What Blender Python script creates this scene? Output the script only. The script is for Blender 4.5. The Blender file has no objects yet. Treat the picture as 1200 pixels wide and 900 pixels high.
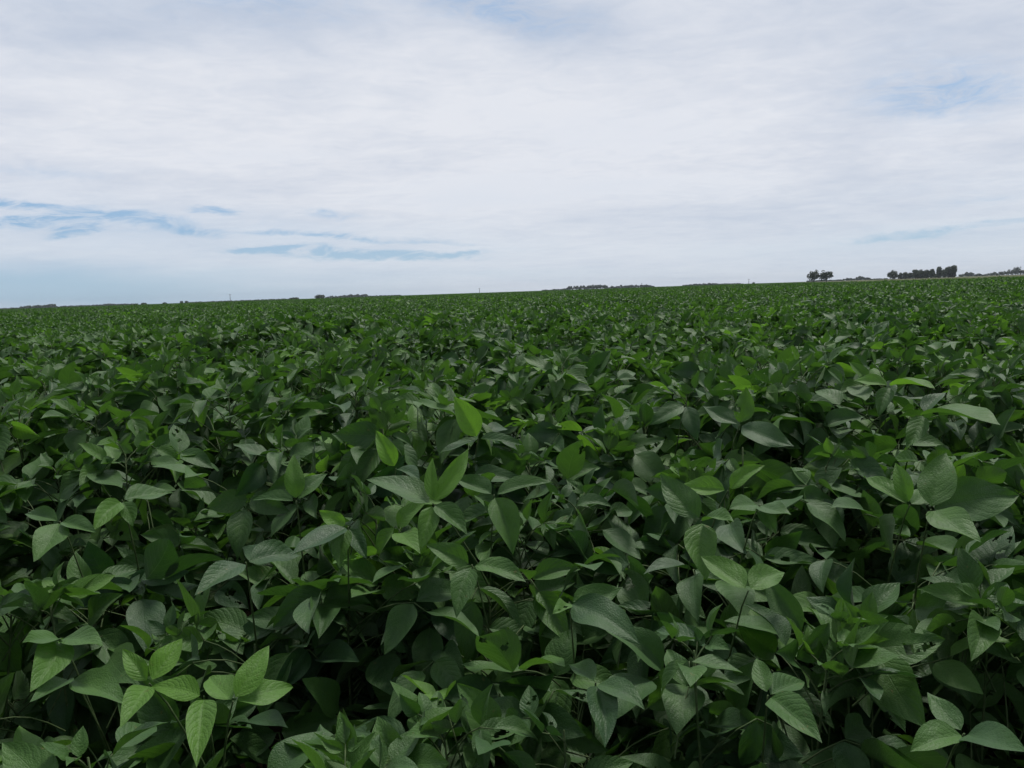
import bpy, math, random
import numpy as np
from mathutils import Vector, Matrix, Euler, noise

random.seed(7)
R = math.radians
scene = bpy.context.scene
COL = scene.collection

# ------------------------------------------------------------------ camera
F_PX, CX, CY = 905.0, 600.0, 450.0            # in pixels of the 1200 x 900 photograph
ROLL = math.atan2(41.0, 1200.0)
PITCH = math.atan(108.5 * math.cos(ROLL) / F_PX)
CAM = Vector((0.0, 0.0, 1.36))
fwd = Vector((0, math.cos(PITCH), -math.sin(PITCH)))
r0 = Vector((1, 0, 0)); u0 = Vector((0, math.sin(PITCH), math.cos(PITCH)))
c_right = r0 * math.cos(ROLL) - u0 * math.sin(ROLL)
c_up = u0 * math.cos(ROLL) + r0 * math.sin(ROLL)

def ray(px, py):
    return (fwd * F_PX + c_right * (px - CX) - c_up * (py - CY)).normalized()

def project(p):
    v = p - CAM
    d = v.dot(fwd)
    if d < 0.05:
        return None
    return CX + F_PX * v.dot(c_right) / d, CY - F_PX * v.dot(c_up) / d, d

FAR_Z = 0.17
def rise(y):
    """the ground climbs a little from the field margin where the camera stands"""
    return FAR_Z * (1 - math.exp(-(y - 0.6) / 0.9)) if y > 0.6 else 0.0
def size_at(y):
    """plants at the margin stay shorter"""
    pts_ = [(0.6, 0.80), (1.0, 0.85), (1.5, 0.92), (2.2, 1.0)]
    if y <= pts_[0][0]: return pts_[0][1]
    for (a, p), (b, q) in zip(pts_, pts_[1:]):
        if y <= b: return p + (q - p) * (y - a) / (b - a)
    return 1.0

def hero_z(py, z):
    tab = [(440, .325), (500, .36), (550, .39), (600, .42), (700, .48), (800, .54), (900, .58)]
    for (a, p), (b, q) in zip(tab, tab[1:]):
        if py <= b: return CAM.z - (p + (q - p) * (py - a) / (b - a)) + (z - 0.87) * 0.5 + 0.015
    return CAM.z - .58
def on_plane(px, py, z):
    d = ray(px, py)
    return CAM + d * ((z - CAM.z) / d.z)

def horizon_y(px):
    return CY - (F_PX * math.tan(PITCH) + (px - CX) * math.sin(ROLL)) / math.cos(ROLL)

cam_d = bpy.data.cameras.new('camera')
cam_d.sensor_fit = 'HORIZONTAL'; cam_d.sensor_width = 36.0
cam_d.lens = 36.0 * F_PX / 1200.0
cam_d.clip_start = 0.02; cam_d.clip_end = 30000
cam = bpy.data.objects.new('camera', cam_d); COL.objects.link(cam)
m = Matrix((c_right, c_up, -fwd)).transposed().to_4x4(); m.translation = CAM
cam.matrix_world = m
scene.camera = cam

# ------------------------------------------------------------------ helpers
def tag(o, label=None, cat=None, group=None, kind=None):
    if label: o['label'] = label
    if cat: o['category'] = cat
    if group: o['group'] = group
    if kind: o['kind'] = kind
    return o

class MB:
    """collects vertices, faces, uvs and a per-vertex tint"""
    def __init__(s):
        s.v = []; s.f = []; s.uv = []; s.t = []; s.m = []
    def add(s, verts, faces, uvs=None, tint=0.0, mat=0):
        b = len(s.v)
        s.v.extend(verts)
        s.uv.extend(uvs if uvs is not None else [(0.5, 0.5)] * len(verts))
        if isinstance(tint, (int, float)): s.t.extend([tint] * len(verts))
        else: s.t.extend(tint)
        for f in faces:
            s.f.append(tuple(b + i for i in f)); s.m.append(mat)
    def join(s, o):
        b = len(s.v)
        s.v.extend(o.v); s.uv.extend(o.uv); s.t.extend(o.t); s.m.extend(o.m)
        s.f.extend(tuple(b + i for i in f) for f in o.f)
    def mesh(s, name, mats, smooth=True):
        me = bpy.data.meshes.new(name)
        me.from_pydata([tuple(p) for p in s.v], [], s.f)
        for mt in mats: me.materials.append(mt)
        me.polygons.foreach_set('material_index', s.m)
        me.polygons.foreach_set('use_smooth', [smooth] * len(s.f))
        a = me.attributes.new('tint', 'FLOAT', 'POINT')
        a.data.foreach_set('value', [float(x) for x in s.t])
        uvl = me.uv_layers.new(name='UVMap')
        li = np.empty(len(me.loops), np.int32); me.loops.foreach_get('vertex_index', li)
        uv = np.array(s.uv, np.float32)[li]
        uvl.data.foreach_set('uv', uv.ravel())
        me.update()
        return me

def link(name, me, parent=None, loc=(0, 0, 0), rz=0.0):
    o = bpy.data.objects.new(name, me); COL.objects.link(o)
    o.location = loc; o.rotation_euler = (0, 0, rz)
    if parent is not None: o.parent = parent
    return o

def tube(mb, pts, radii, n=6, tint=0.3, mat=0):
    verts = []; faces = []
    pts = [Vector(p) for p in pts]
    prev = None
    for i, p in enumerate(pts):
        a = pts[min(i + 1, len(pts) - 1)] - pts[max(i - 1, 0)]
        a.normalize()
        ref = Vector((0, 0, 1)) if abs(a.z) < 0.9 else Vector((1, 0, 0))
        x = a.cross(ref).normalized()
        if prev is not None and x.dot(prev) < 0: x = -x
        prev = x
        y = a.cross(x)
        for k in range(n):
            w = 2 * math.pi * k / n
            verts.append(p + (x * math.cos(w) + y * math.sin(w)) * radii[i])
    for i in range(len(pts) - 1):
        for k in range(n):
            k2 = (k + 1) % n
            faces.append((i * n + k, i * n + k2, (i + 1) * n + k2, (i + 1) * n + k))
    faces.append(tuple(range((len(pts) - 1) * n, len(pts) * n)))
    uvs = [(0.5, 0.5)] * len(verts)
    mb.add(verts, faces, uvs, tint, mat)

# ------------------------------------------------------------------ materials
def new_mat(name):
    mt = bpy.data.materials.new(name); mt.use_nodes = True
    nt = mt.node_tree; nt.nodes.clear()
    return mt, nt

class N:
    """tiny node builder"""
    def __init__(s, nt): s.nt = nt
    def node(s, t, **kw):
        n = s.nt.nodes.new(t)
        for k, v in kw.items(): setattr(n, k, v)
        return n
    def set(s, sock, v):
        if hasattr(v, 'is_output') or isinstance(v, bpy.types.NodeSocket): s.nt.links.new(v, sock)
        else: sock.default_value = v
    def math(s, op, a, b=0.0, c=None, clamp=False):
        n = s.node('ShaderNodeMath', operation=op); n.use_clamp = clamp
        s.set(n.inputs[0], a); s.set(n.inputs[1], b)
        if c is not None: s.set(n.inputs[2], c)
        return n.outputs[0]
    def mix(s, f, a, b, blend='MIX'):
        n = s.node('ShaderNodeMix', data_type='RGBA', blend_type=blend)
        n.clamp_factor = True
        s.set(n.inputs[0], f); s.set(n.inputs[6], a); s.set(n.inputs[7], b)
        return n.outputs[2]
    def ramp(s, f, lo, hi, smooth=True):
        n = s.node('ShaderNodeMapRange'); n.interpolation_type = 'SMOOTHSTEP' if smooth else 'LINEAR'
        s.set(n.inputs[0], f); s.set(n.inputs[1], lo); s.set(n.inputs[2], hi)
        return n.outputs[0]
    def noise(s, vec, scale, detail=3, rough=0.5):
        n = s.node('ShaderNodeTexNoise')
        if vec is not None: s.set(n.inputs['Vector'], vec)
        n.inputs['Scale'].default_value = scale; n.inputs['Detail'].default_value = detail
        n.inputs['Roughness'].default_value = rough
        return n

def rgb(r, g, b): return (r, g, b, 1.0)

def leaf_material():
    mt, nt = new_mat('soybean leaf')
    n = N(nt)
    out = n.node('ShaderNodeOutputMaterial')
    uv = n.node('ShaderNodeUVMap'); uv.uv_map = 'UVMap'
    sp = n.node('ShaderNodeSeparateXYZ'); n.set(sp.inputs[0], uv.outputs[0])
    au = n.math('ABSOLUTE', n.math('SUBTRACT', sp.outputs[0], 0.5))      # 0 .. 0.5
    oi = n.node('ShaderNodeObjectInfo')
    uvs_ = n.node('ShaderNodeVectorMath', operation='ADD'); n.set(uvs_.inputs[0], uv.outputs[0])
    rr_ = n.node('ShaderNodeCombineXYZ'); n.set(rr_.inputs[2], n.math('MULTIPLY', oi.outputs['Random'], 37.0)); n.set(uvs_.inputs[1], rr_.outputs[0])
    vw = n.noise(uvs_.outputs[0], 3.0, 3, 0.6)
    bend = n.math('MULTIPLY', n.math('POWER', au, 1.4), 0.75)
    t = n.math('ADD', n.math('MULTIPLY', n.math('SUBTRACT', sp.outputs[1], bend), n.math('ADD', 6.0, n.math('MULTIPLY', oi.outputs['Random'], 2.5))), n.math('MULTIPLY', vw.outputs[0], 1.1))
    fr = n.math('FRACT', n.math('ADD', t, 10.0))
    dv = n.math('ABSOLUTE', n.math('SUBTRACT', fr, 0.5))                  # 0.5 on a vein
    side = n.ramp(dv, 0.43, 0.5)
    mid = n.ramp(au, 0.022, 0.006)
    vein = n.math('MAXIMUM', n.math('MULTIPLY', side, 0.7), mid)
    at = n.node('ShaderNodeAttribute', attribute_type='GEOMETRY', attribute_name='tint')
    geo = n.node('ShaderNodeNewGeometry')
    tc = n.node('ShaderNodeTexCoord')
    net = n.node('ShaderNodeTexVoronoi', feature='DISTANCE_TO_EDGE'); net.inputs['Scale'].default_value = 260.0
    n.set(net.inputs['Vector'], tc.outputs['Object'])
    big = n.noise(tc.outputs['Object'], 22.0, 3)
    fine = n.noise(tc.outputs['Object'], 170.0, 3, 0.6)
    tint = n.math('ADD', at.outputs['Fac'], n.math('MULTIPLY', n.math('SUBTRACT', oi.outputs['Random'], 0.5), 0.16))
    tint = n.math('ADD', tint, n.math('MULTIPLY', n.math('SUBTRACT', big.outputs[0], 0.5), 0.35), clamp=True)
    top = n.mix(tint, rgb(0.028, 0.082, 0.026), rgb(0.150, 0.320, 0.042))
    top = n.mix(n.math('MULTIPLY', vein, n.math('MULTIPLY', oi.outputs['Random'], 0.26)), top, rgb(0.12, 0.20, 0.07))
    top = n.mix(n.math('MULTIPLY', n.ramp(fine.outputs[0], 0.45, 0.75), 0.22), top, rgb(0.015, 0.04, 0.012))
    spot = n.math('MULTIPLY', n.ramp(n.noise(tc.outputs['Object'], 75.0, 2).outputs[0], 0.70, 0.76), n.ramp(oi.outputs['Random'], 0.45, 0.55))
    top = n.mix(n.math('MULTIPLY', spot, 0.7), top, rgb(0.16, 0.15, 0.05))
    under = n.mix(tint, rgb(0.055, 0.095, 0.045), rgb(0.13, 0.24, 0.05))
    under = n.mix(n.math('MULTIPLY', vein, 0.5), under, rgb(0.17, 0.24, 0.11))
    colr = n.mix(geo.outputs['Backfacing'], top, under)
    # puckered surface between the veins
    h = n.math('SUBTRACT', n.math('MULTIPLY', n.math('SUBTRACT', 1.0, n.ramp(dv, 0.18, 0.5)), 1.0), n.math('MULTIPLY', mid, 1.0))
    h = n.math('ADD', n.math('MULTIPLY', h, n.math('ADD', 0.25, n.math('MULTIPLY', oi.outputs['Random'], 0.75))), n.math('ADD', n.math('MULTIPLY', fine.outputs[0], 0.6), n.math('MULTIPLY', n.ramp(net.outputs[0], 0.0, 0.25), 0.5)))
    bp = n.node('ShaderNodeBump'); bp.inputs['Strength'].default_value = 0.34; bp.inputs['Distance'].default_value = 0.0016
    n.set(bp.inputs['Height'], h)
    pb = n.node('ShaderNodeBsdfPrincipled')
    n.set(pb.inputs['Base Color'], colr)
    n.set(pb.inputs['Roughness'], n.math('ADD', 0.44, n.math('MULTIPLY', fine.outputs[0], 0.18)))
    pb.inputs['Specular IOR Level'].default_value = 0.42
    pb.inputs['Sheen Weight'].default_value = 0.06; pb.inputs['Sheen Roughness'].default_value = 0.5
    n.set(pb.inputs['Normal'], bp.outputs[0])
    tr = n.node('ShaderNodeBsdfTranslucent')
    n.set(tr.inputs['Color'], n.mix(tint, rgb(0.034, 0.13, 0.014), rgb(0.24, 0.54, 0.035)))
    n.set(tr.inputs['Normal'], bp.outputs[0])
    mx = n.node('ShaderNodeMixShader')
    n.set(mx.inputs[0], n.math('ADD', 0.17, n.math('MULTIPLY', tint, 0.25)))
    n.set(mx.inputs[1], pb.outputs[0]); n.set(mx.inputs[2], tr.outputs[0])
    n.set(out.inputs[0], mx.outputs[0])
    return mt

def simple_mat(name, c1, c2, scale, rough=0.8, detail=4, spec=0.3):
    mt, nt = new_mat(name); n = N(nt)
    out = n.node('ShaderNodeOutputMaterial'); tc = n.node('ShaderNodeTexCoord')
    no = n.noise(tc.outputs['Object'], scale, detail, 0.6)
    pb = n.node('ShaderNodeBsdfPrincipled')
    n.set(pb.inputs['Base Color'], n.mix(n.ramp(no.outputs[0], 0.35, 0.65), c1, c2))
    pb.inputs['Roughness'].default_value = rough; pb.inputs['Specular IOR Level'].default_value = spec
    bp = n.node('ShaderNodeBump'); bp.inputs['Strength'].default_value = 0.3; bp.inputs['Distance'].default_value = 0.02 / max(scale, 0.05)
    n.set(bp.inputs['Height'], no.outputs[0]); n.set(pb.inputs['Normal'], bp.outputs[0])
    n.set(out.inputs[0], pb.outputs[0])
    return mt

M_LEAF = leaf_material()
M_STEM = simple_mat('hairy soybean stem', rgb(0.055, 0.10, 0.030), rgb(0.10, 0.14, 0.055), 60, 0.7)
M_SOIL = simple_mat('dark field soil', rgb(0.026, 0.020, 0.014), rgb(0.050, 0.038, 0.026), 9, 0.95, spec=0.0)
M_PAST = simple_mat('dry pasture', rgb(0.10, 0.125, 0.065), rgb(0.16, 0.155, 0.095), 0.02, 0.95, spec=0.0)
M_BARE = simple_mat('bare earth', rgb(0.30, 0.19, 0.12), rgb(0.24, 0.17, 0.11), 0.1, 0.95)
M_TREE = simple_mat('tree foliage', rgb(0.035, 0.060, 0.024), rgb(0.085, 0.115, 0.045), 0.35, 0.7)
M_BARK = simple_mat('bark', rgb(0.07, 0.055, 0.04), rgb(0.12, 0.095, 0.07), 3, 0.9)
M_POLE = simple_mat('weathered pole', rgb(0.10, 0.09, 0.08), rgb(0.15, 0.14, 0.12), 2, 0.8)

# ------------------------------------------------------------------ soybean leaflets
PROF = [(0, 0.0), (0.04, 0.30), (0.12, 0.66), (0.24, 0.93), (0.36, 1.0), (0.50, 0.93), (0.64, 0.74), (0.78, 0.48), (0.90, 0.21), (0.97, 0.06), (1, 0.0)]
def prof(v):
    for (a, x), (b, y) in zip(PROF, PROF[1:]):
        if v <= b:
            t = (v - a) / (b - a)
            return x + (y - x) * t
    return 0.0

def leaflet(mb, base, tip_dir, normal, L, W, rnd, nv=11, nu=6, fold=None, arch=None, tint=0.2, chew=False, mat=0):
    """a leaflet as a curved ovate blade: base point, direction to the tip, upward normal, length, full width"""
    y = tip_dir.normalized(); z = (normal - y * normal.dot(y))
    if z.length < 1e-4: z = y.orthogonal()
    z.normalize(); x = y.cross(z)
    fold = rnd.uniform(0.15, 0.70) if fold is None else fold
    arch = rnd.uniform(-0.10, 0.55) if arch is None else arch
    tw = rnd.uniform(-0.35, 0.35); ph = rnd.uniform(0, 6.28); wav = rnd.uniform(0.010, 0.035)
    bow = rnd.uniform(-0.06, 0.06)
    asym = rnd.uniform(-0.1, 0.1)
    seed = Vector((rnd.uniform(0, 99), rnd.uniform(0, 99), rnd.uniform(0, 99)))
    verts = []; uvs = []; tints = []; keep = []
    # centre line by integrating a pitch that falls along the blade, straightened so the tip keeps its direction
    cl = [(0.0, 0.0)]
    for i in range(nv):
        a = -arch * ((i + 0.5) / nv - 0.5) * 1.6
        cl.append((cl[-1][0] + math.cos(a) * L / nv, cl[-1][1] + math.sin(a) * L / nv))
    for i in range(nv + 1):
        v = i / nv
        v = v + 0.12 * v * (1 - v) * (0.5 - v) * 2          # finer rows near both ends
        w = prof(v) * W * 0.5
        cy, cz = cl[i]
        for j in range(nu + 1):
            u = -1 + 2 * j / nu
            wu = w * (1 + asym * u) * u
            th = fold * (1 if u >= 0 else -1)
            px = wu * math.cos(th); pz = abs(wu) * math.sin(abs(th))
            q = abs(u)
            pz += wav * L * math.sin(ph + v * 9 + (2.2 if u > 0 else 0)) * q * q * (w > 0)
            if nv >= 8:
                pz += 0.10 * w * noise.noise(Vector((u * 1.6, v * 3.2, 0)) + seed)
                pz += 0.009 * L * q * (1 - q) * math.sin((v - 0.2 * q) * 7.5 * 6.283) * 0.5
            a = tw * v
            px, pz = px * math.cos(a) - pz * math.sin(a), px * math.sin(a) + pz * math.cos(a)
            px += bow * L * math.sin(v * math.pi)
            verts.append(base + x * px + y * cy + z * (cz + pz))
            uvs.append((0.5 + u * 0.5, v))
            tints.append(max(0.0, min(1.0, tint)))
    holes = []
    if chew:
        for _ in range(rnd.randint(1, 3)):
            holes.append((rnd.uniform(-0.8, 0.8), rnd.uniform(0.3, 0.8), rnd.uniform(0.05, 0.12)))
    faces = []
    for i in range(nv):
        for j in range(nu):
            uc = -1 + 2 * (j + 0.5) / nu; vc = (i + 0.5) / nv
            if any((uc - a) ** 2 * 0.10 + (vc - b) ** 2 < (c * (1 + 0.8 * noise.noise(Vector((uc * 5, vc * 14, 0)) + seed))) ** 2 for a, b, c in holes): continue
            p = i * (nu + 1) + j
            faces.append((p, p + 1, p + nu + 2, p + nu + 1))
    mb.add(verts, faces, uvs, tints, mat)

def rot_about(v, axis, ang): return Matrix.Rotation(ang, 3, axis) @ v

def trifoliate(start, az, elev, plen, L, tint, rnd, lod=0, droop=None, cup=None):
    """petiole and three leaflets; returns the mesh builder and the leaflet centres"""
    mb = MB(); cen = []
    o = Vector((math.cos(az), math.sin(az), 0))
    d = o * math.cos(elev) + Vector((0, 0, math.sin(elev)))
    end = start + d * plen + Vector((0, 0, -0.08 * plen))
    if lod < 2:
        pts = [start + (end - start) * t + Vector((0, 0, 0.10 * plen * math.sin(math.pi * t))) for t in (0, .25, .5, .75, 1)]
        tube(mb, pts, [0.0019, 0.0016, 0.0014, 0.0013, 0.0013], 5 if lod == 0 else 3, tint=0.45, mat=1)
    droop = rnd.gauss(-0.18, 0.45) if droop is None else droop
    nrm = Vector((0, 0, 1)) * math.cos(droop) - o * math.sin(droop)
    fw = o * math.cos(droop) + Vector((0, 0, 1)) * math.sin(droop)
    fw = rot_about(fw, nrm, rnd.uniform(-0.5, 0.5))
    roll = rnd.gauss(0, 0.28)
    nrm = rot_about(nrm, fw, roll)
    side = fw.cross(nrm)
    grid = {0: (11, 6), 1: (4, 4), 2: (2, 2)}[lod]
    ratio = rnd.uniform(0.52, 0.67)
    rach = end + fw * L * 0.26
    if lod == 0: tube(mb, [end, end + fw * L * 0.13, rach], [0.0013, 0.0011, 0.0010], 5, tint=0.5, mat=1)
    for k, (s, ang) in enumerate(((0, 0.0), (1, rnd.uniform(1.05, 1.5)), (-1, rnd.uniform(1.05, 1.5)))):
        base = rach if s == 0 else end + side * (s * 0.004)
        dd = rot_about(fw, nrm, -s * ang)
        ax = dd.cross(nrm)
        pit = rnd.gauss(-0.10, 0.46) if cup is None else cup + rnd.gauss(0, 0.12)
        dd2 = rot_about(dd, ax, pit)
        nn = rot_about(nrm, ax, pit)
        nn = rot_about(nn, dd2, rnd.gauss(0, 0.5))
        l = L * (1.0 if s == 0 else rnd.uniform(0.84, 0.98))
        ch = lod == 0 and rnd.random() < 0.11
        if ch: grid = (26, 20)
        elif lod == 0: grid = (11, 6)
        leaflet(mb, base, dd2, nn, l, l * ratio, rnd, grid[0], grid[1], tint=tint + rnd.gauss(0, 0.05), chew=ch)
        cen.append((base, base + dd2 * l))
    return mb, cen

def make_plant(seed, lod=0, H=None):
    """stem mesh builder + list of (leaf mesh builder, leaflet segments)"""
    rnd = random.Random(seed)
    H = H or rnd.uniform(0.78, 0.90)
    lean = Vector((rnd.gauss(0, 0.03), rnd.gauss(0, 0.03), 0))
    def at(z): return Vector((0, 0, z)) + lean * (z / H) + Vector((math.sin(z * 9) * 0.006, math.cos(z * 7) * 0.006, 0))
    stem = MB()
    tube(stem, [at(z) for z in np.linspace(-0.02, H, 9 if lod == 0 else 4)], list(np.linspace(0.0042, 0.0018, 9 if lod == 0 else 4)), 6 if lod == 0 else 3, mat=1)
    leaves = []
    nn = 36
    az = rnd.uniform(0, 6.28)
    for i in range(nn):
        f = i / (nn - 1)
        z = 0.16 * H + (H * 0.99 - 0.16 * H) * f ** 0.72
        az += math.pi + rnd.gauss(0, 0.6)
        plen = (0.20 - 0.06 * f) * rnd.uniform(0.75, 1.2)
        if f > 0.93: plen *= 0.3
        elif f > 0.80: plen *= 0.62
        elev = rnd.uniform(0.45, 1.0) + 0.15 * f
        L = rnd.uniform(0.090, 0.132) * (1.0 if f < 0.85 else 0.75 if f < 0.95 else 0.45)
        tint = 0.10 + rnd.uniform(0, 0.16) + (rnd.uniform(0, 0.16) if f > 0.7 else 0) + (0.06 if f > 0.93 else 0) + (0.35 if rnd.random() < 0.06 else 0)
        droop = cup = None
        if f > 0.93: droop, cup = rnd.uniform(0.2, 0.9), rnd.uniform(0.2, 0.6)
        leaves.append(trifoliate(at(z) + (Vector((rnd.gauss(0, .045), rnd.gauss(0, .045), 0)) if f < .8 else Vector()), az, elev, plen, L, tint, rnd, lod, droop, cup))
    return stem, leaves

# ------------------------------------------------------------------ prototypes
NP = 10
protos = []
for k in range(NP):
    st, lv = make_plant(100 + k, 0)
    fol = MB()
    for mb, c in lv: fol.join(mb)
    protos.append(dict(stem=st.mesh('soybean stem', [M_STEM, M_STEM]), segs=[c for _, c in lv], lmb=[mb for mb, _ in lv], lme=None,
                       foliage=fol.mesh('soybean foliage', [M_LEAF, M_STEM])))
def leaf_meshes(p):
    if p['lme'] is None:
        p['lme'] = [mb.mesh('soybean leaf', [M_LEAF, M_STEM]) for mb in p['lmb']]
    return p['lme']

src = bpy.data.collections.new('soybean sources')      # never linked: only feeds the crop's instances
src_n = 0
def add_src(me):
    global src_n
    o = bpy.data.objects.new('source_%02d' % src_n, me); src.objects.link(o); src_n += 1
    return src_n - 1
LOD0, LOD1, LOD2, PATCH = [], [], [], []
for k in range(6):
    st, lv = make_plant(100 + k, 0)
    mb = MB(); mb.join(st)
    for l, c in lv: mb.join(l)
    LOD0.append(add_src(mb.mesh('crop plant', [M_LEAF, M_STEM])))
for k in range(8):
    st, lv = make_plant(300 + k, 1)
    mb = MB(); mb.join(st)
    for l, c in lv: mb.join(l)
    LOD1.append(add_src(mb.mesh('crop plant', [M_LEAF, M_STEM])))
far_builders = []
for k in range(8):
    st, lv = make_plant(400 + k, 2)
    mb = MB()
    for l, c in lv[4:]: mb.join(l)
    far_builders.append(mb)
    LOD2.append(add_src(mb.mesh('crop plant', [M_LEAF, M_STEM])))
PS = 3.0
for k in range(3):
    rnd = random.Random(900 + k); mb = MB()
    for _ in range(int(PS * PS * 12)):
        b = far_builders[rnd.randrange(8)]
        a = rnd.uniform(0, 6.28); s = rnd.uniform(0.92, 1.1); ca, sa = math.cos(a) * s, math.sin(a) * s
        ox, oy, oz = rnd.uniform(-PS / 2, PS / 2), rnd.uniform(-PS / 2, PS / 2), rnd.gauss(0, 0.03)
        c = MB(); c.f = b.f; c.uv = b.uv; c.m = b.m; c.t = b.t
        c.v = [(p[0] * ca - p[1] * sa + ox, p[0] * sa + p[1] * ca + oy, p[2] * s + oz) for p in b.v]
        mb.join(c)
    PATCH.append(add_src(mb.mesh('crop patch', [M_LEAF, M_STEM])))

# ------------------------------------------------------------------ hero plants: the leaves one can tell apart in the foreground
# a trifoliate leaf: node pixel, node height, then leaflets (tip pixel, facing 0 = lies flat .. 1 = faces the camera, tint)
HEROES = [
 ('bright yellow-green young soybean plant at the bottom left, two leaf clusters side by side', [
   (175, 801, 0.88, [(146, 764, .8, .70), (211, 752, .85, .90), (143, 850, .9, .70)]),
   (239, 816, 0.88, [(181, 806, .7, .95), (231, 895, .75, .75, .42)]),
   (273, 822, 0.88, [(313, 760, .9, .85), (340, 806, .7, .70), (247, 795, .5, .8)])]),
 ('soybean plant at the left with a pale hanging leaflet that has a slit hole', [
   (71, 748, 0.84, [(37, 808, .9, .55), (29, 753, .4, .30), (118, 757, .4, .35)]),
   (83, 795, 0.80, [(144, 824, .6, .45), (38, 821, .4, .35)])]),
 ('soybean plant at the left edge with one pale leaflet pointing straight down', [
   (70, 611, 0.86, [(41, 656, .9, .45), (110, 623, .4, .35), (31, 603, .5, .30)])]),
 ('soybean plant at the left with a light green leaflet pointing down left', [
   (143, 586, 0.87, [(111, 621, .8, .65), (201, 578, .3, .25), (155, 615, .7, .40)])]),
 ('soybean plant with an upright oval green leaflet between two flat dark ones', [
   (347, 587, 0.88, [(344, 535, .95, .60), (298, 586, .45, .25), (382, 557, .7, .30)])]),
 ('soybean plant left of centre with a small bright leaflet over grey-green ones', [
   (408, 617, 0.90, [(377, 600, .8, .90), (399, 663, .9, .45), (343, 650, .35, .05), (428, 652, .6, .15)])]),
 ('soybean plant with two broad flat grey-green leaflets in the left foreground', [
   (288, 659, 0.87, [(231, 696, .5, .04), (350, 652, .35, .04)])]),
 ('soybean plant in the centre with a bright yellow-green leaflet standing upright', [
   (560, 514, 0.90, [(533, 467, .95, 1.0), (610, 521, .35, .15), (517, 531, .35, .12)])]),
 ('soybean plant in the centre with a single pale green leaflet leaning left', [
   (464, 549, 0.90, [(442, 507, .9, .95), (490, 562, .3, .1)])]),
 ('soybean plant in the centre with pale upright leaflets above a wide spread of dark ones', [
   (507, 590, 0.92, [(547, 528, .6, .80, .36), (507, 540, .6, .75, .34), (432, 563, .35, .25), (493, 643, .8, .55), (545, 625, .5, .3)]),
   (579, 580, 0.91, [(646, 566, .5, .35), (535, 562, .4, .30), (600, 647, .9, .45)])]),
 ('soybean plant below the centre with one large ribbed leaflet pointing up left', [
   (553, 662, 0.84, [(503, 640, .8, .45), (613, 681, .5, .35), (536, 721, .7, .25)])]),
 ('soybean plant below the centre with a grey-green leaflet pointing down right', [
   (667, 706, 0.83, [(746, 753, .6, .15), (649, 718, .6, .6), (724, 690, .6, .40)])]),
 ('soybean plant right of centre with a pair of pale green leaflets spread like wings', [
   (853, 575, 0.88, [(894, 547, .8, .75), (799, 569, .6, .75)])]),
 ('soybean plant right of centre with a large folded leaflet and a narrow hanging one', [
   (822, 610, 0.86, [(776, 558, .7, .20), (858, 612, .5, .35), (828, 678, .5, .45)])]),
 ('soybean plant right of centre with three small dark rounded leaflets', [
   (890, 592, 0.86, [(857, 596, .5, .40), (926, 603, .5, .35), (908, 623, .7, .45)])]),
 ('soybean plant in the right foreground with two curved leaflets meeting at one point', [
   (877, 692, 0.84, [(824, 654, .5, .60), (917, 672, .5, .60)])]),
 ('soybean plant at the right with a large drooping leaf held on a bent stalk', [
   (1091, 597, 0.88, [(1108, 533, .3, .35), (1191, 581, .6, .25), (1147, 634, .5, .40)])]),
 ('soybean plant at the right with a broad bright square-looking leaflet', [
   (1066, 592, 0.87, [(1050, 545, 1.0, .65), (1014, 560, .6, .5), (1094, 573, .5, .4)])]),
 ('soybean plant right of centre with an upright leaflet between two long dark ones', [
   (867, 498, 0.89, [(874, 456, .9, .60), (826, 477, .4, .20), (928, 522, .4, .18)])]),
 ('soybean plant right of centre with one dark leaflet hanging from a pale stalk', [
   (803, 474, 0.90, [(817, 515, .8, .15), (762, 497, .6, .25)])]),
 ('soybean plant at the right with two bright leaflets held level like a bow tie', [
   (1042, 452, 0.92, [(1002, 446, .4, .75), (1094, 455, .4, .75), (1030, 487, .6, .25)])]),
 ('soybean plant at the right with a grey rounded leaflet above a pale hanging one', [
   (1082, 485, 0.90, [(1063, 524, .9, .30), (1171, 498, .4, .35), (1108, 461, .4, .02)])]),
 ('soybean plant at the bottom with one grey-green leaflet hanging like a spearhead', [
   (698, 800, 0.80, [(708, 872, .8, .12), (752, 830, .4, .2), (668, 780, .5, .25)])]),
 ('soybean plant at the bottom right with two overlapping pale leaflets', [
   (900, 815, 0.82, [(960, 868, .5, .25), (888, 775, .7, .3), (940, 800, .5, .2)])]),
 ('soybean plant in the bottom right corner with large grey-green leaflets', [
   (1130, 860, 0.82, [(1200, 880, .5, .15), (1090, 815, .8, .3), (1070, 880, .5, .45)])]),
]
hero_segs = []      # (base px, tip px, distance)
GROUP = 'soybean plants standing in the field'

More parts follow.
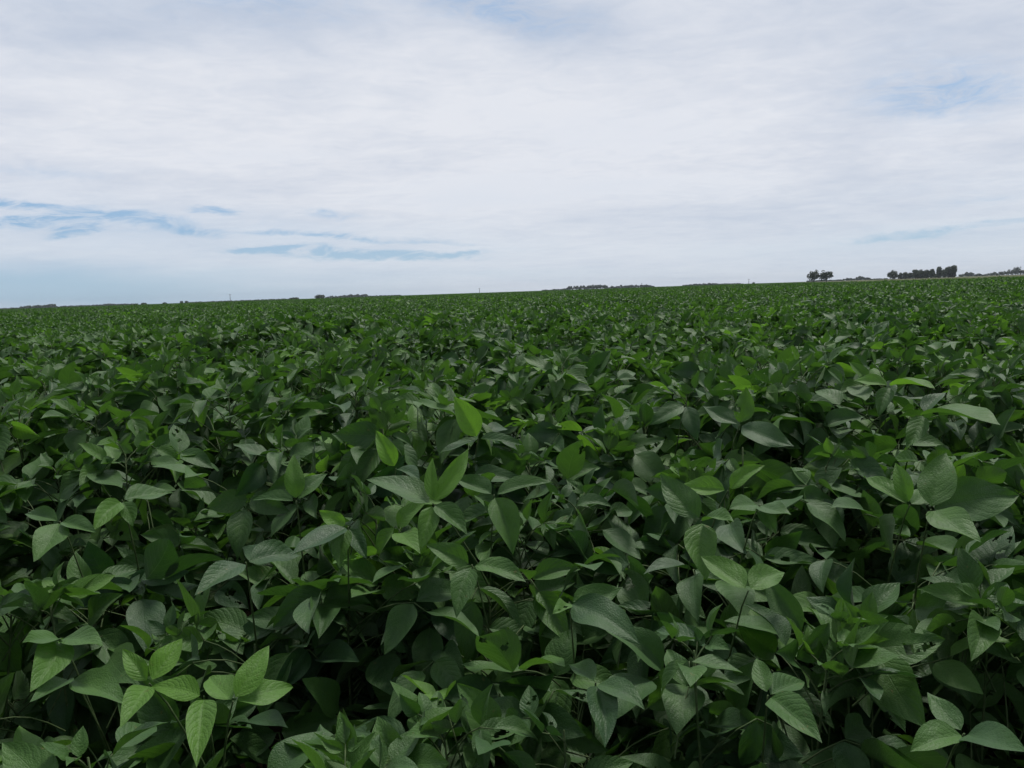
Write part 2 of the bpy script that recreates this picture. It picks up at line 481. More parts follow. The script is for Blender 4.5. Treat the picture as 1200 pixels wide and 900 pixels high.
def hero_leaf(spec, foot, rnd, zst):
    px, py, z, lfs = spec
    node = on_plane(px, py, z)
    mb = MB()
    sp = Vector((foot.x, foot.y, min(z - 0.10, zst) - rnd.uniform(0, 0.05)))
    mid = (sp + node) / 2 + Vector((0, 0, 0.015))
    tube(mb, [sp, (sp + mid) / 2 + Vector((0, 0, .006)), mid, (mid + node) / 2 + Vector((0, 0, .008)), node], [.0020, .0017, .0015, .0014, .0013], 6, tint=.5, mat=1)
    dist = (node - CAM).length
    for tx, ty, face, tint, *wr in lfs:
        d = ray(tx, ty)
        pxl = math.hypot(tx - px, ty - py)
        # real length: what the pixels ask for at least, never under 5 cm
        L = max(0.060, 1.02 * pxl / F_PX * dist)
        if face < 0.6: L = max(L, 0.085)
        b = d.dot(node - CAM); c = (node - CAM).length_squared - L * L
        disc = b * b - c
        if disc <= 0: tip = CAM + d * b
        else:
            s = math.sqrt(disc)
            near, far = CAM + d * (b - s), CAM + d * (b + s)
            tip = near if ty > py else far
            if ty <= py and face > 0.7: tip = CAM + d * (b + s * 0.55)
        ax = tip - node
        tocam = (CAM - node).normalized()
        nrm = (Vector((0, 0, 1)) * (1 - face) + (tocam + Vector((0, 0, 0.25))) * face).normalized()
        nrm = rot_about(nrm, ax.normalized(), rnd.gauss(0, 0.12))
        Lr = ax.length
        base = node + ax.normalized() * 0.006
        chew = rnd.random() < 0.10
        leaflet(mb, base, ax, nrm, Lr, Lr * (wr[0] if wr else rnd.uniform(0.46, 0.57)), rnd, 30 if chew else 14, 24 if chew else 10, fold=rnd.uniform(0.25, 0.60), arch=rnd.uniform(0.0, 0.35), tint=tint,
                chew=chew)
        hero_segs.append((px, py, tx, ty, dist))
    return mb

def soy_root(x, y, label):
    o = bpy.data.objects.new('soybean_plant', None); COL.objects.link(o)
    o.empty_display_size = 0.1
    o.location = (x, y, 0)
    tag(o, label, 'soybean plant', GROUP)
    return o

hero_feet = []
n_ind = 0
for hi, (label, specs) in enumerate(HEROES):
    specs = [(a_, b_, hero_z(b_, c_), d_) for a_, b_, c_, d_ in specs]
    rnd = random.Random(5000 + hi)
    nodes = [on_plane(s[0], s[1], s[2]) for s in specs]
    foot = sum(nodes, Vector()) / len(nodes)
    foot = Vector((foot.x + rnd.uniform(-.04, .04), foot.y + 0.06 + rnd.uniform(0, .05), 0))
    gz = rise(foot.y)
    hero_feet.append(foot)
    root = soy_root(foot.x, foot.y, label); n_ind += 1
    root.location.z = gz
    H = min(s[2] for s in specs) - 0.19 - gz
    st = MB(); tube(st, [Vector((math.sin(z * 9) * .006, math.cos(z * 7) * .006, z)) for z in np.linspace(-.02, H, 9)], list(np.linspace(.0042, .0020, 9)), 6, mat=1)
    link('stem', st.mesh('soybean stem', [M_STEM, M_STEM]), root)
    off = Vector((foot.x, foot.y, gz))
    for s in specs:
        mb = hero_leaf(s, foot, rnd, H + gz)
        mb.v = [Vector(p) - off for p in mb.v]
        link('leaf', mb.mesh('soybean leaf', [M_LEAF, M_STEM]), root)
    for k in range(26):                      # its lower leaves
        f = (k / 26) ** 0.7; z = 0.20 + (H - 0.22) * f
        mb, c = trifoliate(Vector((0, 0, z)), rnd.uniform(0, 6.28), rnd.uniform(.4, .8), rnd.uniform(.10, .19), rnd.uniform(.095, .13), rnd.uniform(.08, .34), rnd)
        link('leaf', mb.mesh('soybean leaf', [M_LEAF, M_STEM]), root)

def covers_hero(segs, M):
    """would this leaf hide one of the hero leaves?"""
    for a, b in segs:
        for t in (0.15, 0.5, 0.85):
            q = project(M @ (a + (b - a) * t))
            if q is None: return True
            for x0, y0, x1, y1, dist in hero_segs:
                if q[2] > dist + 0.03: continue
                ex, ey = x1 - x0, y1 - y0; l2 = ex * ex + ey * ey + 1e-6
                s = max(0, min(1, ((q[0] - x0) * ex + (q[1] - y0) * ey) / l2))
                if math.hypot(q[0] - x0 - s * ex, q[1] - y0 - s * ey) < 0.24 * math.sqrt(l2) + 7: return True
    return False

# ------------------------------------------------------------------ the rows of the field
ROW_A = R(14)
ca, sa = math.cos(ROW_A), math.sin(ROW_A)
def height_at(x, y):
    return 0.070 * noise.noise(Vector((x * 0.9, y * 0.9, 3.1))) + 0.05 * noise.noise(Vector((x * 0.16, y * 0.22, 8.7)))

AZ_VIEW = R(37.0)
pts = []
EDGE = [(-60, 470), (17.5, 470), (19.5, 260), (22, 110), (25.5, 68), (34, 80), (50, 95)]
def crop_edge(az):
    """distance of the field's far edge in a direction"""
    a = math.degrees(az)
    for (a0, d0), (a1, d1) in zip(EDGE, EDGE[1:]):
        if a <= a1: return d0 + (d1 - d0) * max(0, (a - a0) / (a1 - a0))
    return EDGE[-1][1]

R1 = 70.0
rs = random.Random(11)
n_row = int(R1 / 0.5) + 4
for i in range(-n_row, n_row):
    v = i * 0.5
    step = 0.14
    u = -R1
    while u < R1:
        u += step * rs.uniform(0.6, 1.4)
        vv = v + rs.gauss(0, 0.05)
        x = u * ca - vv * sa; y = u * sa + vv * ca
        d = math.hypot(x, y)
        if d < 0.32 or d > R1: continue
        az = math.atan2(x, y)
        if abs(az) > R(43) and not (d < 9 and abs(az) < R(85)) and d > 3.2: continue
        if d > 22 and rs.random() < 0.25: continue
        if d > crop_edge(az): continue
        pts.append((d, x, y, az))
pts.sort()
inside = [p for p in pts if abs(p[3]) < AZ_VIEW and p[0] > 0.8 and p[2] > 0]
ind = set()
for p in inside:
    if len(ind) + n_ind >= 300: break
    if any((p[1] - f.x) ** 2 + (p[2] - f.y) ** 2 < 0.09 ** 2 for f in hero_feet):
        continue
    ind.add((p[1], p[2]))
LABEL_REST = 'dark green soybean plant in the near dense canopy, no leaf of it standing out'
ri = random.Random(21)
stuff = []
d_max = 0
for d, x, y, az in pts:
    h = height_at(x, y)
    s = (0.86 + h + ri.gauss(0, 0.03)) / 0.86 * size_at(y); gz = rise(y)
    rz = ri.uniform(0, 2 * math.pi)
    if (x, y) in ind:
        d_max = max(d_max, d)
        p = protos[ri.randrange(NP)]
        root = soy_root(x, y, LABEL_REST)
        root.rotation_euler.z = rz; root.scale = (s, s, s)
        root.location.z = gz
        M = Matrix.Translation((x, y, gz)) @ Matrix.Rotation(rz, 4, 'Z') @ Matrix.Scale(s, 4)
        link('stem', p['stem'], root)
        if d < 3.4:
            for me, seg in zip(leaf_meshes(p), p['segs']):
                if covers_hero(seg, M): continue
                if any((M @ b - CAM).length < 0.42 for a, b in seg): continue
                link('leaf', me, root)
        else:
            link('foliage', p['foliage'], root)
    elif any((x - f.x) ** 2 + (y - f.y) ** 2 < 0.09 ** 2 for f in hero_feet):
        continue
    else:
        lod = LOD0 if d < 7 else LOD1 if d < 22 else LOD2
        stuff.append((x, y, gz, rz, s * (1.0 if d < 22 else 1.06), lod[ri.randrange(len(lod))]))
n_d = 0
g = int(480 / PS)
for i in range(-g, g):
    for j in range(0, g):
        x, y = (i + 0.5) * PS, (j + 0.5) * PS
        d = math.hypot(x, y); az = math.atan2(x, y)
        if d < R1 - 1.0 or abs(az) > R(43) or d > crop_edge(az): continue
        stuff.append((x, y, FAR_Z + height_at(x, y) * 0.9 - (0.04 if d < R1 + 2 else 0), ri.randrange(4) * math.pi / 2, 1.0, PATCH[ri.randrange(3)]))
me = bpy.data.meshes.new('crop points')
me.from_pydata([(s[0], s[1], s[2]) for s in stuff], [], [])
a = me.attributes.new('rotz', 'FLOAT', 'POINT'); a.data.foreach_set('value', [s[3] for s in stuff])
a = me.attributes.new('scl', 'FLOAT', 'POINT'); a.data.foreach_set('value', [s[4] for s in stuff])
a = me.attributes.new('idx', 'INT', 'POINT'); a.data.foreach_set('value', [s[5] for s in stuff])
crop = link('soybean_crop', me)
tag(crop, 'soybean plants beyond the near ones, one dense green crop reaching to the horizon', 'crop', kind='stuff')
ng = bpy.data.node_groups.new('crop', 'GeometryNodeTree')
ng.interface.new_socket('Geometry', in_out='INPUT', socket_type='NodeSocketGeometry')
ng.interface.new_socket('Geometry', in_out='OUTPUT', socket_type='NodeSocketGeometry')
gi = ng.nodes.new('NodeGroupInput'); go = ng.nodes.new('NodeGroupOutput')
iop = ng.nodes.new('GeometryNodeInstanceOnPoints'); ci = ng.nodes.new('GeometryNodeCollectionInfo')
ci.inputs['Collection'].default_value = src; ci.inputs['Separate Children'].default_value = True; ci.inputs['Reset Children'].default_value = True
def nattr(name, typ):
    n = ng.nodes.new('GeometryNodeInputNamedAttribute'); n.data_type = typ; n.inputs['Name'].default_value = name
    return n.outputs['Attribute']
cx = ng.nodes.new('ShaderNodeCombineXYZ'); ng.links.new(nattr('rotz', 'FLOAT'), cx.inputs[2])
e2r = ng.nodes.new('FunctionNodeEulerToRotation'); ng.links.new(cx.outputs[0], e2r.inputs[0])
cs = ng.nodes.new('ShaderNodeCombineXYZ'); sc = nattr('scl', 'FLOAT')
for k in range(3): ng.links.new(sc, cs.inputs[k])
ng.links.new(gi.outputs[0], iop.inputs['Points']); ng.links.new(ci.outputs[0], iop.inputs['Instance'])
iop.inputs['Pick Instance'].default_value = True
ng.links.new(nattr('idx', 'INT'), iop.inputs['Instance Index'])
ng.links.new(e2r.outputs[0], iop.inputs['Rotation']); ng.links.new(cs.outputs[0], iop.inputs['Scale'])
ng.links.new(iop.outputs[0], go.inputs[0])
md = crop.modifiers.new('crop', 'NODES'); md.node_group = ng
print('individuals to', d_max, 'stuff', len(stuff))

# ------------------------------------------------------------------ ground
def sheet(name, poly, z, mat):
    mb = MB(); mb.add([Vector((x, y, z)) for x, y in poly], [tuple(range(len(poly)))])
    o = link(name, mb.mesh(name, [mat], smooth=False)); tag(o, kind='structure'); return o
mb = MB()
ys = [-400, -5, 0.6] + [0.6 + 0.3 * k for k in range(1, 24)] + [12, 40, 2700]
for y in ys:
    mb.v += [Vector((-2700, y, rise(y))), Vector((2700, y, rise(y)))]
mb.uv = [(0, 0)] * len(mb.v); mb.t = [0] * len(mb.v)
mb.f = [(2 * i, 2 * i + 1, 2 * i + 3, 2 * i + 2) for i in range(len(ys) - 1)]; mb.m = [0] * len(mb.f)
tag(link('ground', mb.mesh('ground', [M_SOIL])), kind='structure')
edge = [(math.sin(a) * (crop_edge(a) + 1), math.cos(a) * (crop_edge(a) + 1)) for a in [R(x) for x in range(-44, 46, 2)]]
sheet('pasture', edge + [(2650, 1500), (2650, 2690), (-2650, 2690), (-2650, 1500)], FAR_Z + 0.004, M_PAST)

# ------------------------------------------------------------------ trees on the horizon
def crown_clumps(mb, lobes, n, leaf, rnd):
    """leaf clumps spread through ellipsoid lobes (centre, radii)"""
    tot = sum(r[0] * r[1] * r[2] for _, r in lobes)
    for c, r in lobes:
        k = int(n * r[0] * r[1] * r[2] / tot) + 6
        for _ in range(k):
            while True:
                p = Vector((rnd.uniform(-1, 1), rnd.uniform(-1, 1), rnd.uniform(-1, 1)))
                if p.length <= 1 and (p.length > 0.55 or rnd.random() < 0.25): break
            q = Vector(c) + Vector((p.x * r[0], p.y * r[1], p.z * r[2])) * rnd.uniform(0.85, 1.1)
            nrm = (p + Vector((rnd.gauss(0, .6), rnd.gauss(0, .6), rnd.gauss(0, .6)))).normalized()
            t = nrm.orthogonal().normalized(); t = rot_about(t, nrm, rnd.uniform(0, 6.28)); b = nrm.cross(t)
            s = leaf * rnd.uniform(0.6, 1.4)
            mb.add([q - t * s - b * s * .6, q + t * s * .2 - b * s, q + t * s + b * s * .1, q + t * s * .3 + b * s, q - t * s * .8 + b * s * .5], [(0, 1, 2, 3, 4)])

def ground_at(px, D):
    """the ground point D metres away in the direction of photo column px"""
    d = ray(px, horizon_y(px)); d.z = 0; d.normalize()
    return Vector((d.x * D, d.y * D, FAR_Z))

def px_m(D, n): return n * D / F_PX           # metres that n photo pixels span at distance D

def tree(px, D, h, w, label, name='tree', group=None, style='round', seed=0, trunk_f=0.25):
    rnd = random.Random(seed + int(px * 7))
    p = ground_at(px, D)
    root = bpy.data.objects.new(name, None); COL.objects.link(root); root.location = p
    tag(root, label, 'bush' if 'bush' in name else 'tree', group)
    tr = MB(); th = h * (trunk_f + 0.2)
    tube(tr, [Vector((0, 0, -.2)), Vector((.05 * h * rnd.uniform(-1, 1), 0, th * .5)), Vector((.06 * h * rnd.uniform(-1, 1), 0, th))], [h * .035, h * .027, h * .018], 8)
    lobes = []
    nl = {'round': 7, 'spread': 9, 'tall': 6, 'bush': 5}[style]
    for k in range(nl):
        a = 6.283 * k / nl + rnd.uniform(-.5, .5)
        f = rnd.uniform(0.45, 0.75) if style == 'spread' else rnd.uniform(0.25, 0.62) if style != 'tall' else rnd.uniform(.1, .4)
        lo = h * trunk_f
        zz = lo + (h - lo) * (rnd.uniform(0.3, 0.82) if style != 'bush' else rnd.uniform(.2, .65))
        c = Vector((math.cos(a) * w / 2 * f, math.sin(a) * w / 2 * f, zz))
        rr = w / 2 * (rnd.uniform(0.24, 0.46) if style == 'spread' else rnd.uniform(0.30, 0.58))
        rz = min(rr * rnd.uniform(.7, 1.0), h - zz, max(.3, zz - lo * .8))
        lobes.append((c, (rr, rr, max(rz, .12 * h))))
        if style != 'bush':
            tube(tr, [Vector((0, 0, th * .8)), (Vector((0, 0, th)) + c) / 2, c], [h * .016, h * .010, h * .005], 5)
    if style == 'round' : lobes.append((Vector((0, 0, (h * trunk_f + h) / 2)), (w * .42, w * .42, h * (1 - trunk_f) * .48)))
    if style == 'tall': lobes.append((Vector((0, 0, h * .55)), (w * .42, w * .42, h * .40)))
    if style == 'spread': lobes.append((Vector((.06 * w, 0, h * .52)), (w * .36, w * .36, h * .30))); lobes.append((Vector((-.22 * w, 0, h * .32)), (w * .26, w * .26, h * .2)))
    if style == 'bush': lobes.append((Vector((0, 0, h * .45)), (w * .45, w * .45, h * .5)))
    link('trunk', tr.mesh('trunk', [M_BARK]), root)
    cr = MB(); crown_clumps(cr, lobes, 1100 if style != 'spread' else 900, (0.040 if style != 'spread' else .036) * max(h, w * .8), rnd)
    link('crown', cr.mesh('crown', [M_TREE], smooth=False), root)
    return root

tree(954, 620, px_m(620, 14.0), px_m(620, 13.5), 'left one of the pair of spreading trees alone at the field edge', 'spreading_tree', 'pair of trees at the field edge', 'spread', 3, .04)
tree(968.5, 622, px_m(620, 14.0), px_m(620, 17), 'right one of the pair of spreading trees alone at the field edge', 'spreading_tree', 'pair of trees at the field edge', 'spread', 9, .04)
tree(1046.5, 850, px_m(850, 10), px_m(850, 12), 'dense round dome-shaped tree standing apart at the left end of the grove', 'round_tree', None, 'round', 1, .0)
GR = 'trees of the grove beyond the field'
for px, hh, ww, st, lab in [
    (1055.5, 7.5, 4.5, 'tall', 'small slim grove tree just right of the round dome-shaped tree'),
    (1061, 8.0, 6, 'tall', 'low grove tree second right of the round dome-shaped tree'),
    (1067, 7.0, 6, 'round', 'lowest grove tree in the dip left of the broad middle one'),
    (1073, 10, 6.5, 'round', 'first of the taller grove trees, right of the dip'),
    (1079, 9.5, 7, 'round', 'flat-topped grove tree in the left middle of the grove'),
    (1086, 9.5, 7, 'tall', 'grove tree in the very middle of the grove'),
    (1092, 10, 6, 'tall', 'narrow grove tree just left of the slender pointed one'),
    (1100.5, 12.5, 5.5, 'tall', 'slender pointed grove tree that rises above its neighbours'),
    (1106, 9.0, 6, 'round', 'lower grove tree in the gap left of the tallest one'),
    (1111, 12.0, 7, 'round', 'broad tall grove tree beside the tallest one at the right end'),
    (1117, 13.0, 7, 'round', 'tallest broad grove tree at the right end of the grove')]:
    D = 850
    tree(px, D + (px % 7) * 4, px_m(D, hh), px_m(D, ww * 1.15), lab, 'grove_tree', GR, st, 5, .12)
sheetlike = [(1053, 1119, 3.4)]
tree(883, 900, px_m(900, 2.6), px_m(900, 3.4), 'lone dark bush on the horizon beside a thin pole', 'bush', None, 'bush', 2, .0)
tree(374.5, 950, px_m(950, 5.2), px_m(950, 13), 'dark humped bush on the left horizon at the start of a pale wood', 'bush', None, 'bush', 4, .0)
tree(345, 1000, px_m(1000, 2.8), px_m(1000, 11), 'low pale bush on the left horizon between the pole and the humped bush', 'bush', None, 'bush', 5, .0)
tree(213, 950, px_m(950, 3.4), px_m(950, 4.5), 'left one of two small square bushes on the far left horizon', 'bush', 'pair of bushes on the left horizon', 'bush', 6, .0)
tree(218.5, 955, px_m(950, 3.4), px_m(950, 4.5), 'right one of two small square bushes on the far left horizon', 'bush', 'pair of bushes on the left horizon', 'bush', 7, .0)
tree(193, 980, px_m(980, 2.4), px_m(980, 5), 'small low bush on the far left horizon just left of the two square ones', 'bush', None, 'bush', 8, .0)
tree(168.5, 980, px_m(980, 2.6), px_m(980, 7), 'small low bush on the far left horizon, second left of the two square ones', 'bush', None, 'bush', 9, .0)

def wood(profile, D, label, seed, depth=60):
    """a far-off wood that reads as one mass: (photo column, height in photo pixels) along its length"""
    rnd = random.Random(seed)
    mb = MB(); lobes = []
    for (xa, ha), (xb, hb) in zip(profile, profile[1:]):
        k = max(1, int((xb - xa) / 1.5))
        for i in range(k):
            t = (i + rnd.random()) / k
            px = xa + (xb - xa) * t; h = px_m(D, ha + (hb - ha) * t) * rnd.uniform(0.55, 1.12)
            p = ground_at(px, D + rnd.uniform(0, depth)); r = px_m(D, 1.7) * rnd.uniform(.6, 1.4)
            tube(mb, [p, p + Vector((0, 0, h * .5))], [h * .03, h * .02], 5, mat=1)
            lobes.append((p + Vector((0, 0, h * .55)), (r, r, h * .45)))
    crown_clumps(mb, lobes, 110 * len(lobes), px_m(D, 0.42), rnd)
    o = link('far_wood', mb.mesh('far wood', [M_TREE, M_BARK], smooth=False))
    tag(o, label, 'wood', kind='stuff')
    return o
wood([(1053, 4.2), (1066, 4.5), (1080, 5.5), (1119, 5.8)], 870, 'dark undergrowth along the foot of the grove beyond the field', 1, 12)
wood([(945, 1.2), (975, 1.8), (985, 1.2), (992, 3.2), (1000, 2.2), (1004, 4.0), (1016, 3.8), (1019, 1.2), (1040, 1.0)], 1500, 'far low wood between the pair of trees and the round tree', 2)
wood([(1125, 2.5), (1130, 4.5), (1138, 4.0), (1142, 2.0), (1146, 3.2), (1150, 1.2), (1156, 2.2)], 1500, 'small far clump of trees right of the grove', 3)
wood([(1156, 2.4), (1160, 4.2), (1170, 4.0), (1180, 5.5), (1190, 7.0), (1215, 9.5), (1260, 9)], 1400, 'long wood rising towards the right edge of the horizon', 4)
wood([(636, 1.2), (650, 1.6), (665, 2.0), (666, 4.2), (690, 4.8), (711, 5.0), (712, 2.5), (725, 3.6), (746, 4.2), (748, 3.2), (763, 3.2), (766, 1)], 1600, 'hedge-like far wood on the horizon near the middle', 5)
wood([(800, 1), (815, 2.2), (830, 2.4), (850, 1.2), (870, 1.0)], 1700, 'thin low far wood between the middle and the lone bush', 6)
wood([(382, 2.2), (398, 2.8), (412, 3.6), (430, 3.4), (434, 1.4), (470, 1.0)], 1700, 'pale far wood right of the humped bush on the left horizon', 7)
wood([(-30, 1.2), (20, 1.4), (28, 2.6), (44, 3.2), (64, 3.6), (68, 1.4), (110, 1.6), (130, 2.0), (160, 1.2)], 1700, 'low far wood at the left end of the horizon', 8)
wood([(222, 1.0), (300, 1.0), (340, 1.2)], 1700, 'faint line of far trees around the left pole', 9)

def pole(px, D, h, label):
    p = ground_at(px, D)
    root = bpy.data.objects.new('utility_pole', None); COL.objects.link(root); root.location = p
    tag(root, label, 'pole', 'thin poles on the horizon')
    a = MB(); tube(a, [Vector((0, 0, 0)), Vector((0, 0, h * .5)), Vector((0, 0, h))], [.26, .22, .16], 8); link('post', a.mesh('post', [M_POLE]), root)
    b = MB(); tube(b, [Vector((-1.0, 0, h * .93)), Vector((1.0, 0, h * .93))], [.08, .08], 6); link('crossarm', b.mesh('crossarm', [M_POLE]), root)
    c = MB()
    for x in (-.8, .8, 0): tube(c, [Vector((x, 0, h * .93 + (.07 if x else .6))), Vector((x, 0, h * .93 + (.4 if x else .9)))], [.07, .05], 6)
    link('insulators', c.mesh('insulators', [M_POLE]), root)
pole(270, 700, px_m(700, 9), 'thin pole standing alone on the left horizon')
pole(562, 750, px_m(750, 6.5), 'thin pole on the horizon left of the photo middle')
pole(877.5, 760, px_m(760, 6), 'thin pole on the horizon beside the lone dark bush')
pole(752, 900, px_m(900, 5.5), 'thin pole rising out of the far wood near the middle')

# ------------------------------------------------------------------ the air
HAZE = 0.00011
mt, nt = new_mat('pale air'); n = N(nt)
out = n.node('ShaderNodeOutputMaterial'); pv = n.node('ShaderNodeVolumePrincipled')
pv.inputs['Color'].default_value = rgb(0.80, 0.88, 1.0); pv.inputs['Density'].default_value = HAZE
n.set(out.inputs['Volume'], pv.outputs[0])
hz = MB()
x0, x1, y0, y1, z0, z1 = -2800, 2800, -450, 2800, -1.0, 24.0
hz.add([Vector(p) for p in [(x0, y0, z0), (x1, y0, z0), (x1, y1, z0), (x0, y1, z0), (x0, y0, z1), (x1, y0, z1), (x1, y1, z1), (x0, y1, z1)]],
       [(3, 2, 1, 0), (4, 5, 6, 7), (0, 1, 5, 4), (1, 2, 6, 5), (2, 3, 7, 6), (3, 0, 4, 7)])
tag(link('haze', hz.mesh('haze', [mt], smooth=False)), 'pale haze in the air over the field', 'haze', kind='stuff')

# ------------------------------------------------------------------ sky and light
SUN_EL, SUN_AZ = R(62), R(30)          # azimuth clockwise from the view direction (+Y)
wd = bpy.data.worlds.new('World'); scene.world = wd; wd.use_nodes = True
nt = wd.node_tree; nt.nodes.clear(); n = N(nt)
out = n.node('ShaderNodeOutputWorld'); bg = n.node('ShaderNodeBackground')
sky = n.node('ShaderNodeTexSky', sky_type='NISHITA'); sky.sun_disc = False
sky.sun_elevation = SUN_EL; sky.sun_rotation = SUN_AZ; sky.air_density = 1.0; sky.dust_density = 1.2; sky.ozone_density = 1.5
tc = n.node('ShaderNodeTexCoord')
sx = n.node('ShaderNodeSeparateXYZ'); n.set(sx.inputs[0], tc.outputs['Generated'])
az = n.math('ARCTAN2', sx.outputs[0], sx.outputs[1])
el = n.math('ARCSINE', sx.outputs[2])
azel = n.node('ShaderNodeCombineXYZ'); n.set(azel.inputs[0], az); n.set(azel.inputs[1], el)
# wisps lie in a layer overhead, so they flatten towards the horizon
den = n.math('ADD', n.math('MAXIMUM', sx.outputs[2], 0.0), 0.09)
lay = n.node('ShaderNodeCombineXYZ'); n.set(lay.inputs[0], n.math('DIVIDE', sx.outputs[0], den)); n.set(lay.inputs[1], n.math('DIVIDE', sx.outputs[1], den))
mp = n.node('ShaderNodeMapping'); mp.inputs['Rotation'].default_value = (0, 0, R(-24)); mp.inputs['Scale'].default_value = (0.8, 1.0, 1.0)
n.set(mp.inputs[0], lay.outputs[0])
n1 = n.noise(mp.outputs[0], 0.75, 6, 0.56); n1.inputs['Distortion'].default_value = 0.5
n2 = n.noise(mp.outputs[0], 2.6, 5, 0.6); n2.inputs['Distortion'].default_value = 0.6
n3 = n.noise(mp.outputs[0], 7.0, 8, 0.66); n3.inputs['Distortion'].default_value = 0.8
# warp for the blue openings
wsc = n.node('ShaderNodeVectorMath', operation='MULTIPLY'); n.set(wsc.inputs[0], azel.outputs[0]); wsc.inputs[1].default_value = (1.0, 3.5, 1.0)
wn = n.noise(wsc.outputs[0], 13.0, 5, 0.62)
streak = n.noise(wsc.outputs[0], 15.0, 9, 0.72); streak.inputs['Distortion'].default_value = 1.2
wv = n.node('ShaderNodeVectorMath', operation='SUBTRACT'); n.set(wv.inputs[0], wn.outputs['Color']); wv.inputs[1].default_value = (.5, .5, .5)
wm = n.node('ShaderNodeVectorMath', operation='MULTIPLY'); n.set(wm.inputs[0], wv.outputs[0]); wm.inputs[1].default_value = (0.085, 0.022, 0)
wa = n.node('ShaderNodeVectorMath', operation='ADD'); n.set(wa.inputs[0], azel.outputs[0]); n.set(wa.inputs[1], wm.outputs[0])

def blob(px, py, rx, ry, rot=0.0):
    d = ray(px, py)
    m_ = n.node('ShaderNodeMapping', vector_type='TEXTURE')
    m_.inputs['Location'].default_value = (math.atan2(d.x, d.y), math.asin(d.z), 0)
    m_.inputs['Rotation'].default_value = (0, 0, R(rot))
    m_.inputs['Scale'].default_value = (rx / F_PX, ry / F_PX, 1)
    n.set(m_.inputs[0], wa.outputs[0])
    g_ = n.node('ShaderNodeTexGradient', gradient_type='SPHERICAL'); n.set(g_.inputs[0], m_.outputs[0])
    return g_.outputs['Fac']
def total(bl):
    acc = None
    for args, w in bl:
        v = n.math('MULTIPLY', blob(*args), w)
        acc = v if acc is None else n.math('ADD', acc, v)
    return acc
blue = total([
    ((30, 241, 95, 6, -3), 1.3), ((60, 255, 100, 6, 4), 1.2), ((88, 270, 45, 8, 14), 1.4), ((15, 262, 70, 8, 0), .8), ((252, 247, 42, 6, -4), 1.5), ((170, 256, 60, 8, -4), .8),
    ((235, 270, 50, 7, -5), 1.0), ((425, 297, 180, 9, -3), 2.1), ((300, 293, 60, 5, 2), .9), ((395, 277, 150, 5, -5), 1.2), ((520, 282, 90, 5, -6), .6), ((545, 297, 110, 5, 2), .6), ((385, 251, 45, 6, -3), .8),
    ((20, 200, 90, 12, -3), .35), ((100, 205, 80, 10, -6), .3), ((140, 262, 110, 22, -2), .5), ((330, 262, 170, 26, -3), .30),
    ((585, 10, 150, 34, -14), .85), ((700, 10, 60, 30, 0), .2), ((1115, 108, 115, 38, 0), 1.0), ((1060, 60, 110, 60, 20), .25),
    ((1110, 268, 130, 5, 3), .9), ((1060, 278, 90, 4, 2), .6), ((1150, 235, 190, 16, 8), .45), ((1000, 290, 260, 22, 0), .25), ((600, 320, 260, 12, -2), .25),
    ((300, 4, 260, 40, 2), .5)])
lowblue = total([((110, 348, 520, 44, -3), 1.0), ((20, 330, 260, 24, -2), .4), ((60, 270, 330, 60, -3), .22), ((400, 290, 300, 40, -2), .18), ((560, 322, 330, 12, -2), .22), ((1090, 280, 300, 26, 2), .22)])
dark = total([((260, 14, 330, 52, 4), 1.3), ((610, 12, 170, 50, -12), 1.3), ((90, 45, 120, 22, 4), .7), ((60, 75, 120, 20, 0), .4), ((1110, 105, 170, 60, 6), .9), ((1130, 40, 200, 60, 10), .4),
              ((1050, 225, 260, 36, 8), .5), ((120, 205, 220, 20, -4), .5), ((980, 60, 150, 60, 0), .3)])
bright = total([((560, 150, 620, 190, 0), 1.0), ((300, 110, 400, 80, 4), .4)])
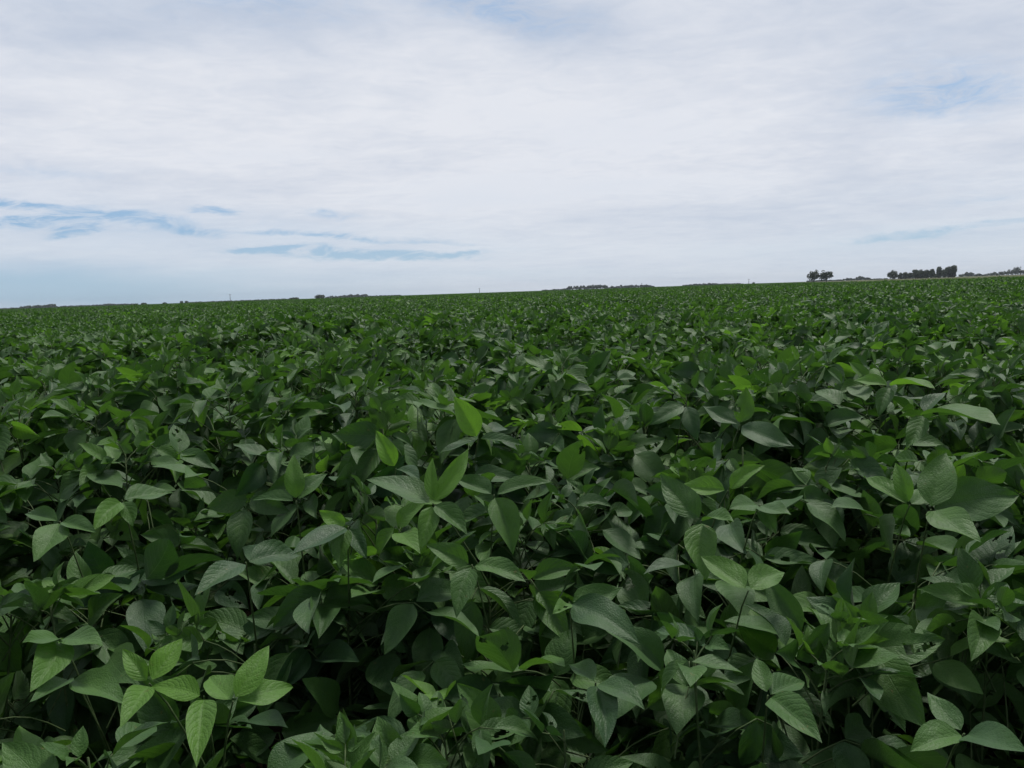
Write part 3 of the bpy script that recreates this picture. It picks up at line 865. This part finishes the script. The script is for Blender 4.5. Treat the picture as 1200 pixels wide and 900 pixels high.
# how much blue comes through
thin = n.math('SUBTRACT', n.ramp(n1.outputs[0], 0.44, 0.74), 0.0)
cover = n.math('SUBTRACT', 0.97, n.math('MULTIPLY', thin, 0.10))
bl2 = n.math('MULTIPLY', blue, n.math('MULTIPLY', n.ramp(streak.outputs[0], 0.30, 0.66, False), 1.7))
cover = n.math('SUBTRACT', cover, n.math('MULTIPLY', n.ramp(bl2, 0.02, 1.6), 0.88), clamp=True)
cover = n.math('SUBTRACT', cover, n.math('MULTIPLY', lowblue, 0.9), clamp=True)
val = n.math('ADD', n.math('MULTIPLY', n.math('SUBTRACT', n1.outputs[0], 0.5), 0.75), n.math('ADD', n.math('MULTIPLY', n.math('SUBTRACT', n2.outputs[0], 0.5), 0.26), n.math('ADD', n.math('MULTIPLY', n.math('SUBTRACT', streak.outputs[0], 0.5), 0.10), n.math('MULTIPLY', n.math('SUBTRACT', n3.outputs[0], 0.5), 0.30))))
val = n.math('ADD', val, n.math('MULTIPLY', bright, 0.10))
val = n.math('SUBTRACT', val, n.math('MULTIPLY', dark, 0.24))
val = n.math('ADD', 1.0, val)
ccol = n.mix(n.ramp(val, 0.72, 1.12, False), rgb(5.3, 5.95, 7.15), rgb(7.95, 8.15, 8.7))
low = n.ramp(el, 0.16, 0.0)
ccol = n.mix(n.math('MULTIPLY', low, 0.5), ccol, rgb(6.2, 7.0, 7.9))
skyc = n.mix(0.72, sky.outputs[0], n.mix(n.ramp(el, 0.10, 0.0), rgb(2.9, 4.9, 7.6), rgb(4.3, 6.4, 8.4)))
fin = n.mix(cover, skyc, ccol)
back = n.ramp(sx.outputs[1], 0.40, -0.55)          # added dimming of the unseen sky behind the camera, darkens camera-facing leaves and gaps
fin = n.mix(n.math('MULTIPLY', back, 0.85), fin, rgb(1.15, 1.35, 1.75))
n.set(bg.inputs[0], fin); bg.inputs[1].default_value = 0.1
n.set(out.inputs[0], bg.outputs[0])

sun_d = bpy.data.lights.new('sun', 'SUN'); sun_d.energy = 2.4; sun_d.angle = R(12); sun_d.color = (1.0, 0.96, 0.90)
sun = bpy.data.objects.new('sun', sun_d); COL.objects.link(sun)
to_sun = Vector((math.sin(SUN_AZ) * math.cos(SUN_EL), math.cos(SUN_AZ) * math.cos(SUN_EL), math.sin(SUN_EL)))
sun.rotation_euler = to_sun.to_track_quat('Z', 'Y').to_euler()

vs = scene.view_settings
vs.view_transform = 'Standard'; vs.look = 'None'; vs.exposure = 0.0; vs.gamma = 1.0; vs.use_curve_mapping = False
scene.cycles.max_bounces = 8; scene.cycles.diffuse_bounces = 2; scene.cycles.transmission_bounces = 4; scene.cycles.glossy_bounces = 2
scene.cycles.use_denoising = True
